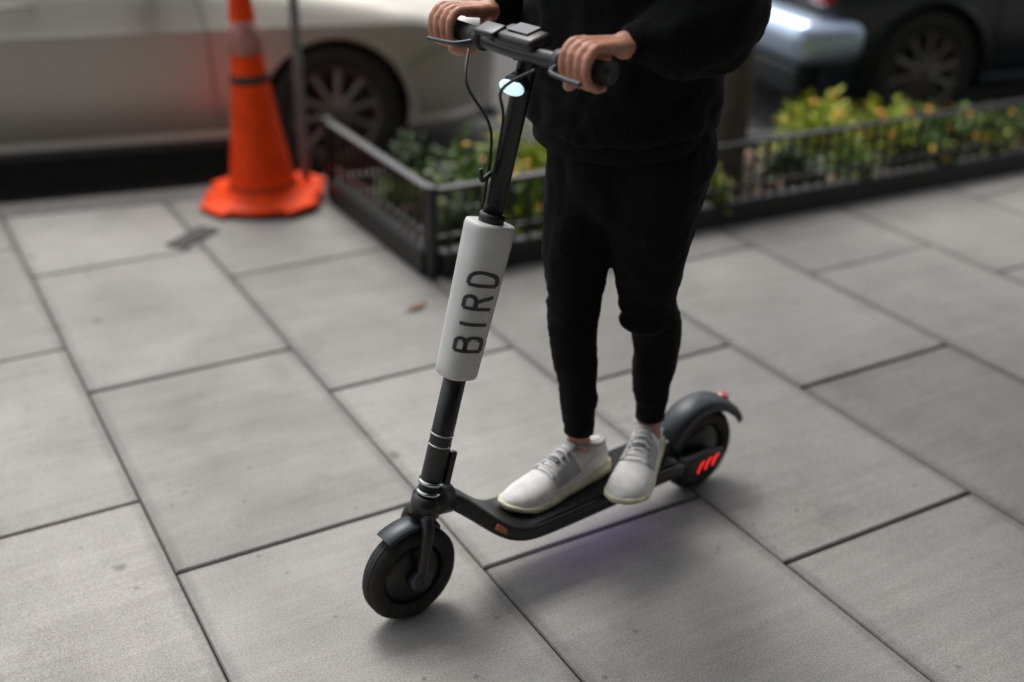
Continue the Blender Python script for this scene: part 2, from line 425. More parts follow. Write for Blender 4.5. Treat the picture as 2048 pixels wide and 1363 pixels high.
def blooms(r, h, n, size, seed, m_, t):
    rn = random.Random(seed)
    for i in range(n):
        a = rn.uniform(0, 2 * math.pi); e = rn.uniform(.35, 1.4); q = rn.uniform(.95, 1.12)
        c = Vector((math.cos(a) * math.cos(e) * r * q, math.sin(a) * math.cos(e) * r * q, math.sin(e) * h * q + .012))
        nrm = (c.normalized() + Vector((0, 0, .8))).normalized(); x, y = frame_of(nrm)
        if m_ not in FL:
            bm = bmesh.new(); z = Vector((0, 0, 1))
            for k in range(6):
                w = k * math.pi / 3; leaf(bm, Vector((0, 0, 0)), Vector((math.cos(w), math.sin(w), .35)), z, size, size * .8, .2)
            ball(bm, (0, 0, 0), size * .22, u=6, v=4); f = obj('flower', bm, m_, t); FL[m_] = f
        else:
            f = FL[m_].copy(); COL.objects.link(f); f.parent = t
        f.location = c; f.rotation_euler = nrm.to_track_quat('Z', 'Y').to_euler(); f.scale = [rn.uniform(.8, 1.15)] * 3
def stems(r, h, n, seed):
    rn = random.Random(seed); bm = bmesh.new()
    for i in range(n):
        a = rn.uniform(0, 6.28); tube(bm, [(0, 0, 0), (math.cos(a) * r * .35, math.sin(a) * r * .35, h * .5), (math.cos(a) * r * .75, math.sin(a) * r * .75, h * rn.uniform(.6, .9))], [.004, .003, .0015], 5)
    return bm
KINDS = {
 'bright': ('leaf_y', 'bloom'), 'green': ('leaf_g', 'yellow'), 'dark': ('leaf_d', None), 'mixed': ('leaf_g', 'bloom')}
PL = [  # x, y, radius, height, kind, label
 (2.02, 3.78, .21, .30, 'green', 'green bedding plant with a few yellow blooms, nearest the left arm of the railing'),
 (2.32, 3.86, .24, .34, 'bright', 'yellow-green bushy plant behind the scooter stem beside the car bumper'),
 (2.14, 3.60, .15, .20, 'mixed', 'small green plant with orange blooms low behind the railing corner'),
 (2.52, 3.72, .17, .34, 'green', 'green plant with yellow blooms showing between scooter stem and rider'),
 (1.90, 4.15, .16, .22, 'dark', 'dark leafed low plant behind the left arm of the railing by the wheel'),
 (1.80, 3.55, .12, .15, 'dark', 'dark leafed tiny plant tucked in the railing corner'),
 (2.40, 3.48, .12, .17, 'bright', 'little yellow-green plant low behind the railing left of the rider'),
 (3.72, 3.74, .23, .27, 'bright', 'large chartreuse clump with orange blooms right beside the tree trunk'),
 (4.02, 3.66, .21, .22, 'bright', 'chartreuse clump full of orange blooms in front of the dark car wheel'),
 (4.30, 3.56, .20, .19, 'mixed', 'green clump with orange blooms right of the chartreuse ones'),
 (4.60, 3.50, .18, .16, 'green', 'low green clump with yellow blooms rightmost behind the long railing'),
 (2.85, 3.62, .16, .16, 'dark', 'dark leafed low plant behind the railing right of the rider'),
 (3.36, 3.52, .14, .14, 'dark', 'dark leafed small plant at the foot of the tree trunk'),
 (4.05, 3.42, .12, .14, 'green', 'small green plant with yellow blooms close behind the long railing'),
 (5.35, 3.46, .15, .16, 'dark', 'dark leafed plant at the far right end of the bed'),
]
for k, (x, y, r, h, kd, lab) in enumerate(PL):
    t = thing('bedding_plant', lab, 'plant', (x, y, .045), 0, 'bedding plants in the tree bed')
    lf, bl_ = KINDS[kd]
    obj('foliage', foliage(r, h, int(420 * r / .16), .046, .026, 31 + k), lf, t)
    obj('stem', stems(r, h, 9, k), 'stem', t)
    if bl_: blooms(r, h, 12 if kd != 'green' else 6, .018, 77 + k, bl_, t)
for k, (x, y, r_, kd) in enumerate([(2.12, 3.50, .11, 'yel'), (2.62, 3.50, .12, 'grn'), (2.86, 3.45, .11, 'yel'), (3.62, 3.42, .11, 'grn'), (4.42, 3.40, .12, 'yel'), (4.92, 3.40, .12, 'grn'), (5.15, 3.55, .14, 'yel'), (1.78, 3.95, .11, 'grn')]):
    NM = [('low yellow-green sprout close behind the railing just right of its corner', 0), ('low green tuft behind the railing, between scooter stem and rider', 0), ('low yellow-green tuft behind the railing where the rider covers it', 0), ('low green tuft in front of the tree trunk, close behind the railing', 0), ('low yellow-green tuft below the orange blooming clumps, close behind the railing', 0), ('low green tuft right of the blooming clumps, close behind the railing', 0), ('low yellow-green tuft near the right edge of the picture', 0), ('low green tuft halfway along the left arm of the railing', 0)][k][0]
    t = thing('bedding_plant', NM, 'plant', (x, y, .045), 0, 'bedding plants in the tree bed')
    obj('foliage', foliage(r_, .13, 150, .05, .026, 131 + k), 'leaf_y' if kd == 'yel' else 'leaf_g', t)
    obj('stem', stems(r_, .12, 6, 40 + k), 'stem', t)
# fallen leaves and mulch
bm = bmesh.new(); rn = random.Random(5)
for i in range(620):
    x = rn.uniform(PX0 + .06, 6.4); y = rn.uniform(yp(x) + .05, max(YB(x), yp(x) + .25) - .04); a = rn.uniform(0, 6.28)
    leaf(bm, Vector((x, y, .062 + rn.uniform(0, .03))), Vector((math.cos(a), math.sin(a), rn.uniform(-.1, .5))), Vector((rn.uniform(-.4, .4), rn.uniform(-.4, .4), 1)), rn.uniform(.03, .07), rn.uniform(.02, .045), rn.uniform(-.3, .4))
obj('fallen_leaves', bm, 'dead', kind='stuff', label='brown fallen leaves scattered over the soil of the tree bed', category='leaves')
def ground_leaf(x, y, a, L, Wd, m_, label):
    bm = bmesh.new(); leaf(bm, Vector((-L / 2, 0, .002)), Vector((1, 0, .05)), Vector((0, 0, 1)), L, Wd, .08)
    tube(bm, [(-L / 2, 0, .002), (-L * .8, .004, .004)], .0012, 5)
    o = obj('fallen_leaf', bm, m_); o.location = (x, y, .001); o.rotation_euler = (0, 0, a); tag(o, label, 'leaf')
ground_leaf(1.462, 3.19, .35, .085, .03, 'dead', 'narrow tan leaf lying on the paving left of the scooter stem')
# tree in the bed
tr = thing('street_tree', 'slim dark brown tree trunk rising from the planted bed behind the rider', 'tree', (3.10, 3.66, .03))
bm = bmesh.new(); tube(bm, [(0, 0, -.05), (0, 0, .08), (.01, 0, .5), (.0, .01, 1.4), (.02, 0, 2.4), (0, .02, 3.2)], [.125, .095, .083, .077, .07, .06], 20, smooth_path=5)
for v in bm.verts: v.co += v.co.normalized() * .006 * noise.noise(Vector((v.co.x * 20, v.co.y * 20, v.co.z * 5)))
obj('trunk', bm, 'bark', tr, True)
rn = random.Random(3)
for k in range(7):
    a = k * .9; z = 2.5 + k * .12; e = Vector((math.cos(a) * 1.1, math.sin(a) * 1.1, z + 1.1))
    obj('limb', T([(0, .01, z), (e.x * .45, e.y * .45, z + .5), e], [.04, .027, .012], 8, smooth_path=4), 'bark', tr, True)
bm = bmesh.new()
for i in range(2600):
    cc = Vector((rn.gauss(0, .62), rn.gauss(0, .62), rn.gauss(4.1, .5)))
    leaf(bm, cc, Vector((rn.uniform(-1, 1), rn.uniform(-1, 1), rn.uniform(-.7, .3))), Vector((0, 0, 1)), .11, .07, .2)
obj('crown', bm, 'crown', tr)

# ---------------------------------------------------------------- traffic cone and post
cn = thing('traffic_cone', 'tall orange traffic cone with grey collar standing on the pavement by the parked car', 'traffic cone', (1.365, 4.45, 0), R(18))
cn.rotation_euler = (0, R(-2.6), R(18))
bs = .245
bm = bmesh.new(); oc = []
for k in range(8):
    a = math.pi / 8 + k * math.pi / 4; oc.append((math.cos(a) * bs, math.sin(a) * bs))
obj('base_plate', prism([(x * 1.02, y * 1.02) for x, y in oc], 0, .022), 'rubber', cn)
prof = [(.0, .024), (.24, .024), (.243, .034), (.205, .042), (.155, .052), (.138, .08), (.127, .12), (.096, .32), (.0905, .36), (.066, .56), (.051, .73), (.038, .87), (.033, .9), (.026, .905), (.022, .9), (.02, .86), (0, .86)]
obj('cone_body', lathe(prof, 40, 'Z'), 'orange', cn, True)
for sx, sy in ((1, 0), (-1, 0), (0, 1), (0, -1)):
    obj('foot', B((sx * .215, sy * .215, .03), (.10 if sx else .16, .10 if sy else .16, .02), bevel=.006), 'orange', cn)
obj('base_scuff', lathe([(.137, .081), (.1385, .081), (.1335, .095), (.132, .095)], 40, 'Z'), 'rubber', cn, True)
obj('collar', lathe([(.0625, .61), (.0648, .611), (.0525, .735), (.050, .736)], 40, 'Z'), 'collar', cn, True)
obj('strap', lathe([(.0735, .498), (.0765, .5), (.0735, .528), (.071, .53)], 40, 'Z'), 'rubber', cn, True)
ps = thing('sign_post', 'thin grey perforated steel post between the orange cone and the bed', 'post', (1.555, 4.52, 0), R(-12))
bm = bmesh.new()
box(bm, (0, 0, 1.2), (.004, .075, 2.4)); box(bm, (.014, .0395, 1.2), (.03, .004, 2.4)); box(bm, (.014, -.0395, 1.2), (.03, .004, 2.4))
obj('channel', bm, 'galv', ps)
pr = None
for k in range(22):
    if pr is None:
        pr = obj('hole_rim', lathe([(.0045, .0), (.0075, 0), (.0075, .0025), (.0045, .0025)], 10, 'Y'), 'under', ps); o = pr
    else: o = pr.copy(); COL.objects.link(o); o.parent = ps
    o.location = (-.0035, 0, .1 + k * .05); o.rotation_euler = (0, 0, R(90))
obj('foot_plate', B((0, 0, .006), (.12, .12, .012), bevel=.002), 'galv', ps)
# small utility cover in the pavement
uc = thing('utility_cover', 'small dark rectangular metal cover set in the pavement in front of the orange cone', 'utility cover', (.985, 4.16, .0), R(38))
obj('lid', B((0, 0, .003), (.20, .07, .008), bevel=.002), 'iron', uc)
obj('rim', (lambda b_: (box(b_, (0, .041, .002), (.216, .008, .008)), box(b_, (0, -.041, .002), (.216, .008, .008)), box(b_, (.106, 0, .002), (.008, .074, .008)), box(b_, (-.106, 0, .002), (.008, .074, .008)), b_)[-1])(bmesh.new()), 'joint', uc)

# ---------------------------------------------------------------- cars
def lerp(tab, x):
    for (x0, v0), (x1, v1) in zip(tab, tab[1:]):
        if x <= x1:
            t = max(0, min(1, (x - x0) / (x1 - x0))); t = t * t * (3 - 2 * t) if False else t
            return v0 + (v1 - v0) * t
    return tab[-1][1]
def wheel(parent, x, y, r, side, rim_mat, spokes=10, wid=.2):
    w = obj('wheel', lathe([(r * .66, -wid / 2), (r * .9, -wid / 2), (r * .985, -wid / 2 + .02), (r, -wid / 4), (r, wid / 4), (r * .985, wid / 2 - .02), (r * .9, wid / 2), (r * .66, wid / 2), (r * .66, -wid / 2)], 48), 'rubber', parent, True)
    w.location = (x, y, r)
    s = -1 if side < 0 else 1
    obj('rim', lathe([(r * .67, s * wid * .48), (r * .64, s * wid * .5), (r * .61, s * wid * .4), (r * .60, -s * wid * .2), (0, -s * wid * .2)], 40), rim_mat, w, True)
    bm = bmesh.new()
    for k in range(spokes):
        a = 2 * math.pi * k / spokes + .2; d = Vector((math.cos(a), 0, math.sin(a)))
        tube(bm, [d * r * .1 + Vector((0, s * wid * .42, 0)), d * r * .36 + Vector((0, s * wid * .44, 0)), d * r * .63 + Vector((0, s * wid * .38, 0))], [r * .075, r * .045, r * .06], 6)
    obj('spokes', bm, rim_mat, w)
    obj('hub_cap', lathe([(0, s * wid * .5), (r * .12, s * wid * .5), (r * .17, s * wid * .42), (r * .17, s * wid * .2)], 20), rim_mat, w, True)
    return w
def car(root, paint, xn, xt, wb, rw, hw, zs, zc, top, half, arch, rim_mat, truck=False):
    """x forward, front axle at x=0. zs sill, zc crease, top: list of (x, z deck), half: list (x, half width)"""
    xs = sorted(set([xt, xn] + [xt + (xn - xt) * i / 90 for i in range(91)]))
    bm = bmesh.new(); rings = []
    for x in xs:
        w = lerp(half, x); zt = lerp(top, x); e = min(1, min(x - xt, xn - x) / .25)
        zb = zs + (.05 * (1 - e)); cr = min(zc(x), zt - .06)
        pr_ = [(0, zb - .0), (w - .14, zb), (w - .05, zb + .015), (w - .02, zb + .07), (w - .035, zb + .10), (w - .012, zb + .17), (w, zb + .30), (w, cr - .05), (w - .004, cr - .012), (w - .024, cr + .012), (w - .065, (cr + zt) / 2 + .005), (w - .115, zt - .02), (w - .15, zt), (w * .5, zt + .018), (0, zt + .025)]
        full = pr_ + [(-y, z) for y, z in reversed(pr_[1:-1])]
        rings.append([bm.verts.new((x, y, z)) for y, z in full])
    n = len(rings[0])
    for a, b in zip(rings, rings[1:]):
        for k in range(n): bm.faces.new((a[k], b[k], b[(k + 1) % n], a[(k + 1) % n]))
    bm.faces.new(rings[0]); bm.faces.new(rings[-1][::-1])
    bmesh.ops.recalc_face_normals(bm, faces=bm.faces)
    body = obj('body', bm, paint, root)
    cutb = bmesh.new()
    for x in (0, -wb):
        for s in (-1, 1):
            g_ = bmesh.ops.create_cone(cutb, cap_ends=True, segments=48, radius1=arch, radius2=arch, depth=.5)['verts']
            bmesh.ops.rotate(cutb, cent=(0, 0, 0), matrix=Matrix.Rotation(R(90), 3, 'X'), verts=g_)
            bmesh.ops.translate(cutb, vec=(x, s * lerp(half, x), rw - .005), verts=g_)
    cut = obj('cutter', cutb, 'under'); cut.parent = root
    md = body.modifiers.new('b', 'BOOLEAN'); md.object = cut; md.operation = 'DIFFERENCE'; md.solver = 'EXACT'
    baked(body); bpy.data.objects.remove(cut)
    body.data.materials.clear(); body.data.materials.append(M[paint])
    for p in body.data.polygons: p.use_smooth = True
    try: body.data.set_sharp_from_angle(angle=R(32))
    except Exception: pass
    for x in (0, -wb):
        for s in (-1, 1):
            wheel(root, x, s * (lerp(half, x) - .115), rw, s, rim_mat)
            w = lerp(half, x)
            li = obj('wheel_arch_liner', lathe([(arch + .004, s * (w - .25)), (arch + .004, s * (w - .02)), (arch - .006, s * (w - .019)), (arch - .006, s * (w - .25))], 30, 'Y', 0, math.pi), 'under', root, True); li.location = (x, 0, rw - .005)
            lp = obj('arch_lip', lathe([(arch - .003, s * (w - .02)), (arch - .004, s * (w + .004)), (arch + .012, s * (w + .007)), (arch + .03, s * (w - .002))], 40, 'Y', R(-4), math.pi + R(8)), paint, root, True); lp.location = (x, 0, rw - .005)
    return body
def strip(root, name, m_, pts, wd, thick, parent=None):
    bm = bmesh.new(); tube(bm, pts, [wd] * len(pts), 6, sy=thick / wd); return obj(name, bm, m_, parent or root)
def cabin(root, paint, base, roof, hwb, hwr, zb, zr):
    """base/roof: (x rear, x front)"""
    bm = bmesh.new()
    P = [(base[0], zb, hwb), (roof[0], zr, hwr), (roof[1], zr, hwr), (base[1], zb, hwb)]
    for s in (-1, 1):
        v = [bm.verts.new((x, s * (w - .012), z)) for x, z, w in P]; bm.faces.new(v if s > 0 else v[::-1])
    a = [bm.verts.new((base[1], s * (hwb - .012), zb)) for s in (-1, 1)] + [bm.verts.new((roof[1], s * (hwr - .012), zr)) for s in (1, -1)]; bm.faces.new(a)
    a = [bm.verts.new((base[0], s * (hwb - .012), zb)) for s in (1, -1)] + [bm.verts.new((roof[0], s * (hwr - .012), zr)) for s in (-1, 1)]; bm.faces.new(a)
    obj('window_glass', bm, 'glass', root)
    bm = bmesh.new()
    box(bm, ((roof[0] + roof[1]) / 2, 0, zr + .012), (roof[1] - roof[0] + .06, hwr * 2 + .02, .05), bevel=.02, seg=3)
    obj('roof', bm, paint, root, True)
    for s in (-1, 1):
        obj('pillar', T([(base[1], s * hwb, zb), (roof[1], s * hwr, zr)], .03, 8), paint, root, True)
        obj('pillar', T([(base[0], s * hwb, zb), (roof[0], s * hwr, zr)], .05, 8), paint, root, True)
        mx = (base[0] + base[1]) / 2 - .1
        obj('pillar', T([(mx, s * hwb, zb), (mx - .1, s * hwr, zr)], .03, 8), 'plastic', root, True)
# silver car: front wheel near world (2.0, 5.1)
CA_ANG = RA - R(1)
PA = Vector((1.905, 4.985, -.15))           # wheel face of front kerbside wheel
def place(root, P, ang, halfw):
    n = Vector((-math.sin(ang), math.cos(ang), 0)); root.location = P + n * halfw; root.rotation_euler = (0, 0, ang)
ca = thing('parked_car', 'pale silver parked car with black wheel arch beside the orange cone', 'car')
place(ca, PA, CA_ANG, .88)
halfA = [(-3.55, .66), (-3.3, .80), (-2.8, .87), (-.3, .885), (.3, .88), (.55, .84), (.72, .75), (.84, .60), (.9, .42)]
topA = [(-3.55, .80), (-3.3, .93), (-2.6, .95), (-.9, .93), (-.5, .90), (.2, .82), (.6, .73), (.8, .64), (.9, .55)]
bodyA = car(ca, 'silver', .9, -3.55, 2.62, .315, .88, .17, lambda x: .735 if x < -.35 else .735 - .02 * (x + .35), topA, halfA, .352, 'alloy_dark')
cabin(ca, 'silver', (-3.0, -.55), (-2.35, -1.15), .76, .58, .93, 1.42)
for s in (-1, 1):
    # shut lines, sill trim, lamps
    for x in (-.53, -1.52, -2.38): strip(ca, 'door_gap', 'under', [(x, s * .8855, .29), (x - .01, s * .8865, .5), (x - .015, s * .8865, .70), (x - .03, s * .857, .80), (x - .06, s * .82, .88)], .0035, .002)
    strip(ca, 'sill_trim', 'plastic', [(-2.2, s * .862, .20), (-.45, s * .862, .20)], .022, .03)
    obj('door_handle', T([(-1.44, s * .845, .845), (-1.40, s * .875, .85), (-1.28, s * .875, .85), (-1.24, s * .845, .845)], .011, 8, smooth_path=3), 'silver', ca, True)
    bm = bmesh.new(); ball(bm, (-.78, s * 1.0, .985), .1, (.75, 1.05, .62)); mi = obj('mirror', bm, 'plastic', ca, True)
    obj('mirror_stalk', T([(-.75, s * .80, .93), (-.78, s * .95, .94)], .02, 8), 'plastic', mi)
    bm = bmesh.new(); ball(bm, (.66, s * .655, .645), .15, (1.2, .62, .40), rot=None); obj('headlight', bm, 'lens', ca, True)
    bm = bmesh.new(); ball(bm, (.60, s * .765, .44), .05, (1.25, .35, .32)); obj('side_marker', bm, 'amber', ca, True)
    strip(ca, 'bumper_gap', 'under', [(.345, s * .882, .52), (.45, s * .868, .57), (.55, s * .838, .60)], .003, .002)
obj('grille', B((.885, 0, .40), (.05, .72, .16), bevel=.01), 'plastic', ca)
obj('front_spoiler', B((.72, 0, .19), (.3, 1.2, .05), bevel=.015), 'plastic', ca)
# dark car on the right: rear wheel near image (1850,150)
cb = thing('parked_car', 'very dark blue parked car with bright bumper top behind the bed on the right', 'car')
PB = Vector((4.95, 4.27, -.15)); CB_ANG = RA
fwd = Vector((math.cos(CB_ANG), math.sin(CB_ANG), 0))
place(cb, PB + fwd * 2.7, CB_ANG, .88)
halfB = [(-3.30, .74), (-3.26, .82), (-3.14, .87), (-2.9, .885), (.3, .885), (.6, .84), (.8, .72), (.9, .5)]
topB = [(-3.30, .90), (-3.2, 1.0), (-2.9, 1.02), (-.9, .98), (-.5, .95), (.3, .88), (.7, .76), (.9, .62)]
car(cb, 'navy', .9, -3.30, 2.7, .33, .885, .2, lambda x: .76, topB, halfB, .372, 'alloy_dark')
cabin(cb, 'navy', (-3.18, -.5), (-2.9, -1.2), .76, .62, 1.0, 1.6)
for s in (-1, 1):
    for x in (-.55, -1.5, -2.3): strip(cb, 'door_gap', 'under', [(x, s * .8885, .34), (x, s * .889, .7), (x - .03, s * .86, .82)], .0035, .002)
    bm = bmesh.new(); box(bm, (-3.29, s * .72, .80), (.06, .17, .22), bevel=.02); obj('tail_light', bm, 'redlens', cb, True)
    obj('door_handle', T([(-1.44, s * .885, .79), (-1.40, s * .915, .795), (-1.28, s * .915, .795), (-1.24, s * .885, .79)], .011, 8), 'navy', cb, True)
    bm = bmesh.new(); ball(bm, (-.75, s * 1.0, 1.03), .1, (.75, 1.05, .65)); obj('mirror', bm, 'navy', cb, True)
    bm = bmesh.new(); ball(bm, (.68, s * .66, .68), .15, (1.1, .6, .42)); obj('headlight', bm, 'lens', cb, True)
bm = bmesh.new(); box(bm, (-3.30, 0, .52), (.42, 1.80, .22), bevel=.085, seg=6); obj('rear_bumper', bm, 'chrome', cb, True)
bm = bmesh.new(); box(bm, (-3.34, 0, .30), (.14, 1.5, .17), bevel=.03, seg=3); obj('bumper_valance', bm, 'navy', cb, True)
pt = obj('licence_plate', B((-3.515, 0, .50), (.008, .32, .15), bevel=.003), 'plate', cb)
obj('plate_band', B((-3.521, 0, .545), (.004, .30, .03)), 'plate_red', pt)

# ---------------------------------------------------------------- scooter (x forward, y to rider's left, rear contact at origin)
SA = R(187.76)
SO = Vector((1.621, 1.913, 0))
sc = thing('electric_scooter', 'black electric scooter with white lettered stem cover ridden across the pavement', 'scooter', SO, SA)
cS, sS = math.cos(SA), math.sin(SA)
def sw(x, y, z): return Vector((SO.x + x * cS - y * sS, SO.y + x * sS + y * cS, z))
WR = .107
def sc_wheel(x, w=.046):
    wh = obj('wheel', lathe([(WR * .66, -w * .42), (WR * .82, -w * .5), (WR * .94, -w * .42), (WR, -w * .18), (WR, w * .18), (WR * .94, w * .42), (WR * .82, w * .5), (WR * .66, w * .42), (WR * .66, -w * .42)], 56), 'rubber', sc, True)
    wh.location = (x, 0, WR)
    obj('hub', lathe([(0, -.024), (.03, -.024), (.05, -.017), (WR * .68, -.014), (WR * .68, .014), (.05, .017), (.03, .024), (0, .024)], 36), 'scooter', wh, True)
    for yy in (-.009, 0, .009):
        gr = obj('tread_groove', lathe([(WR * 1.0015, yy - .0012), (WR * 1.003, yy), (WR * 1.0015, yy + .0012)], 48), 'under', wh, True)
    return wh
sc_wheel(0); fwl = sc_wheel(.838)
AX = Vector((.838, 0, WR)); ST0 = Vector((.800, 0, .232)); ST1 = Vector((.5405, 0, 1.150)); sdv = (ST1 - ST0).normalized()
def sp(z): return ST0 + sdv * ((z - ST0.z) / sdv.z)
# fork
bm = bmesh.new()
for s in (-1, 1): tube(bm, [AX + Vector((0, s * .040, 0)), (.826, s * .041, .17), (.812, s * .036, .222), (.803, s * .014, .240)], [.013, .012, .014, .016], 10, smooth_path=4)
obj('fork', bm, 'scooter', sc, True)
for s in (-1, 1):
    bm = lathe([(0, s * .052), (.020, s * .052), (.024, s * .046), (.024, s * .030), (0, s * .030)], 24); o = obj('axle_cap', bm, 'scooter_grey', sc, True); o.location = AX
bm = lathe([(WR + .006, -.028), (WR + .013, -.024), (WR + .016, 0), (WR + .013, .024), (WR + .006, .028), (WR + .010, .02), (WR + .0125, 0), (WR + .010, -.02), (WR + .006, -.028)], 24, 'Y', R(60), R(62)); o = obj('front_mudguard', bm, 'scooter_grey', sc, True); o.location = AX
# lower stem, head tube
obj('lower_stem', T([sp(.236), sp(.56)], [.0235, .0225], 20), 'scooter', sc, True)
for z in (.305, .283): obj('clamp_ring', T([sp(z - .0035), sp(z + .0035)], .0262, 24), 'steel', sc, True)
for z in (.385, .408): obj('stem_band', T([sp(z - .0013), sp(z + .0013)], .0240, 24), 'steel', sc, True)
bm = bmesh.new(); tube(bm, [sp(.235), sp(.275)], .032, 20); obj('head_tube', bm, 'scooter', sc, True)
obj('clamp_lever', B(sp(.33) + Vector((-.03, .012, 0)), (.016, .014, .075), Matrix.Rotation(R(-16), 3, 'Y'), bevel=.004), 'scooter', sc)
# white cover: rounded, widening upward
def cover_r(z): return .0385 + .0075 * (z - .53) / .3
NC = 48; bm = bmesh.new(); rings = []
sx, sy_ = Vector((1, 0, 0)), Vector((0, 1, 0)); fx = (sx - sdv * sx.dot(sdv)).normalized()
def cover_pt(z, a, extra=0.0):
    r = cover_r(z) + extra; c, s = math.cos(a), math.sin(a); e = .72
    X = math.copysign(abs(c) ** e, c); Y = math.copysign(abs(s) ** e, s); k = 1.04
    return sp(z) + fx * (r * k * X) + sy_ * (r * .92 * Y)
zz = [.528, .530, .536] + [.55 + .02 * i for i in range(14)] + [.822, .828, .829]
for i, z in enumerate(zz):
    ex = {0: -.006, 1: -.002, len(zz) - 2: -.002, len(zz) - 1: -.007}.get(i, 0)
    rings.append([bm.verts.new(cover_pt(z, 2 * math.pi * k / NC, ex)) for k in range(NC)])
for a, b in zip(rings, rings[1:]):
    for k in range(NC): bm.faces.new((a[k], a[(k + 1) % NC], b[(k + 1) % NC], b[k]))
bm.faces.new(rings[0][::-1]); bm.faces.new(rings[-1])
cov = obj('stem_cover', bm, 'white', sc, True)
cov['label'] = 'white stem cover with dark sideways letters'
# lettering BIRD, read upward, printed on the rounded near side. glyph units: u along reading, v up the letter
def arc(cx, cy, rx, ry, a0, a1, n=10): return [(cx + rx * math.cos(R(a0 + (a1 - a0) * i / n)), cy + ry * math.sin(R(a0 + (a1 - a0) * i / n))) for i in range(n + 1)]
G = {'B': [[(0, 0), (0, 1)], [(0, 1), (.38, 1)] + arc(.38, .76, .26, .24, 90, -90) + [(0, .52)], [(0, .52), (.42, .52)] + arc(.42, .26, .28, .26, 90, -90) + [(0, 0)]],
     'I': [[(.2, 0), (.2, 1)]],
     'R': [[(0, 0), (0, 1)], [(0, 1), (.38, 1)] + arc(.38, .74, .28, .26, 90, -90) + [(0, .48)], [(.34, .48), (.68, 0)]],
     'D': [[(0, 0), (0, 1)], [(0, 1), (.25, 1)] + arc(.25, .5, .45, .5, 90, -90) + [(0, 0)]]}
TH = .19
for ch, z0 in (('B', .590), ('I', .634), ('R', .672), ('D', .717)):
    bm = bmesh.new()
    for path in G[ch]:
        q = []
        for a, b in zip(path, path[1:]):
            k = max(1, int(math.dist(a, b) / .1))
            q += [(a[0] + (b[0] - a[0]) * i / k, a[1] + (b[1] - a[1]) * i / k) for i in range(k)]
        q.append(path[-1]); L_ = []
        for i, p in enumerate(q):
            a, b = q[max(0, i - 1)], q[min(len(q) - 1, i + 1)]; dx, dy = b[0] - a[0], b[1] - a[1]; l = math.hypot(dx, dy) or 1
            nx, ny = -dy / l * TH / 2, dx / l * TH / 2; row = []
            for s in (1, 0, -1):
                u, v = p[0] + nx * s, p[1] + ny * s
                z = z0 + u * .036; ang = R(67) + (.5 - v) * 1.30      # top of the letters towards the front
                row.append(bm.verts.new(cover_pt(z, ang, .0006)))
            L_.append(row)
        for a, b in zip(L_, L_[1:]):
            bm.faces.new((a[0], a[1], b[1], b[0])); bm.faces.new((a[1], a[2], b[2], b[1]))
    bmesh.ops.recalc_face_normals(bm, faces=bm.faces)
    obj('letter', bm, 'ink', cov)
# upper stem
HB = sp(1.150) + Vector((.030, 0, -.006))
obj('upper_stem', T([sp(.825), sp(1.13), HB], [.0195, .0185, .018], 20), 'scooter', sc, True)
obj('stem_collar', T([sp(.828), sp(.845)], .025, 20), 'scooter', sc, True)
obj('bag_hook', T([sp(.925), sp(.922) + Vector((.025, 0, .004)), sp(.915) + Vector((.045, 0, .0)), sp(.93) + Vector((.052, 0, .008))], [.006, .005, .005, .004], 8, smooth_path=4), 'scooter', sc, True)
# headlight
hl = obj('headlight', T([sp(1.088) + Vector((.004, -.0, 0)), sp(1.086) + Vector((.026, 0, -.005))], [.023, .0215], 24), 'scooter', sc, True)
bm = bmesh.new(); ball(bm, sp(1.086) + Vector((.027, 0, -.006)), .020, (.55, 1.75, .74), u=24, v=14); obj('lamp_lens', bm, 'lamp_on', hl, True)
# handlebar
HR = Vector((HB.x - .012, -.256, HB.z + .004)); HL = Vector((HB.x - .012, .236, HB.z + .004))
obj('handlebar', T([HR, HB + Vector((-.005, -.13, .002)), HB, HB + Vector((-.005, .13, .002)), HL], .0155, 16, smooth_path=5), 'scooter', sc, True)
for e, s in ((HR, -1), (HL, 1)):
    gi = HB + Vector((-.005, s * .132, .002))
    bm = bmesh.new(); tube(bm, [gi, gi + (e - gi) * .04, e - (e - gi) * .04, e], [.021, .0185, .0185, .022], 18)
    obj('grip', bm, 'rubber', sc, True)
    obj('brake_lever', T([gi + Vector((.01, -s * .01, -.004)), gi + Vector((.045, s * .01, -.008)), gi + Vector((.052, s * .06, -.010)), gi + Vector((.050, s * .095, -.012))], [.007, .0045, .004, .0045], 8, smooth_path=5), 'scooter_grey', sc, True)
    obj('lever_clamp', T([gi + Vector((.001, -s * .022, 0)), gi + Vector((.0, -s * .002, 0))], .022, 18), 'scooter_grey', sc, True)
obj('console', B(HB + Vector((-.008, 0, .022)), (.056, .115, .026), Matrix.Rotation(R(14), 3, 'Y'), bevel=.011, seg=4), 'scooter', sc, True)
obj('display', B(HB + Vector((-.012, 0, .0385)), (.034, .06, .003), Matrix.Rotation(R(14), 3, 'Y'), bevel=.001), 'glass', sc)
obj('phone_mount', B(HB + Vector((.012, -.07, .028)), (.038, .06, .012), Matrix.Rotation(R(20), 3, 'Y'), bevel=.005, seg=3), 'scooter', sc, True)
obj('brake_cable', T([HB + Vector((.04, .10, -.01)), HB + Vector((.075, .05, -.05)), sp(1.02) + Vector((.035, .01, 0)), sp(.87) + Vector((.024, .006, 0))], .003, 8, smooth_path=6), 'plastic', sc, True)
obj('brake_cable', T([HB + Vector((.04, -.10, -.01)), HB + Vector((.08, -.05, -.06)), sp(1.0) + Vector((.04, -.012, 0)), sp(.87) + Vector((.024, -.008, 0))], .003, 8, smooth_path=6), 'plastic', sc, True)
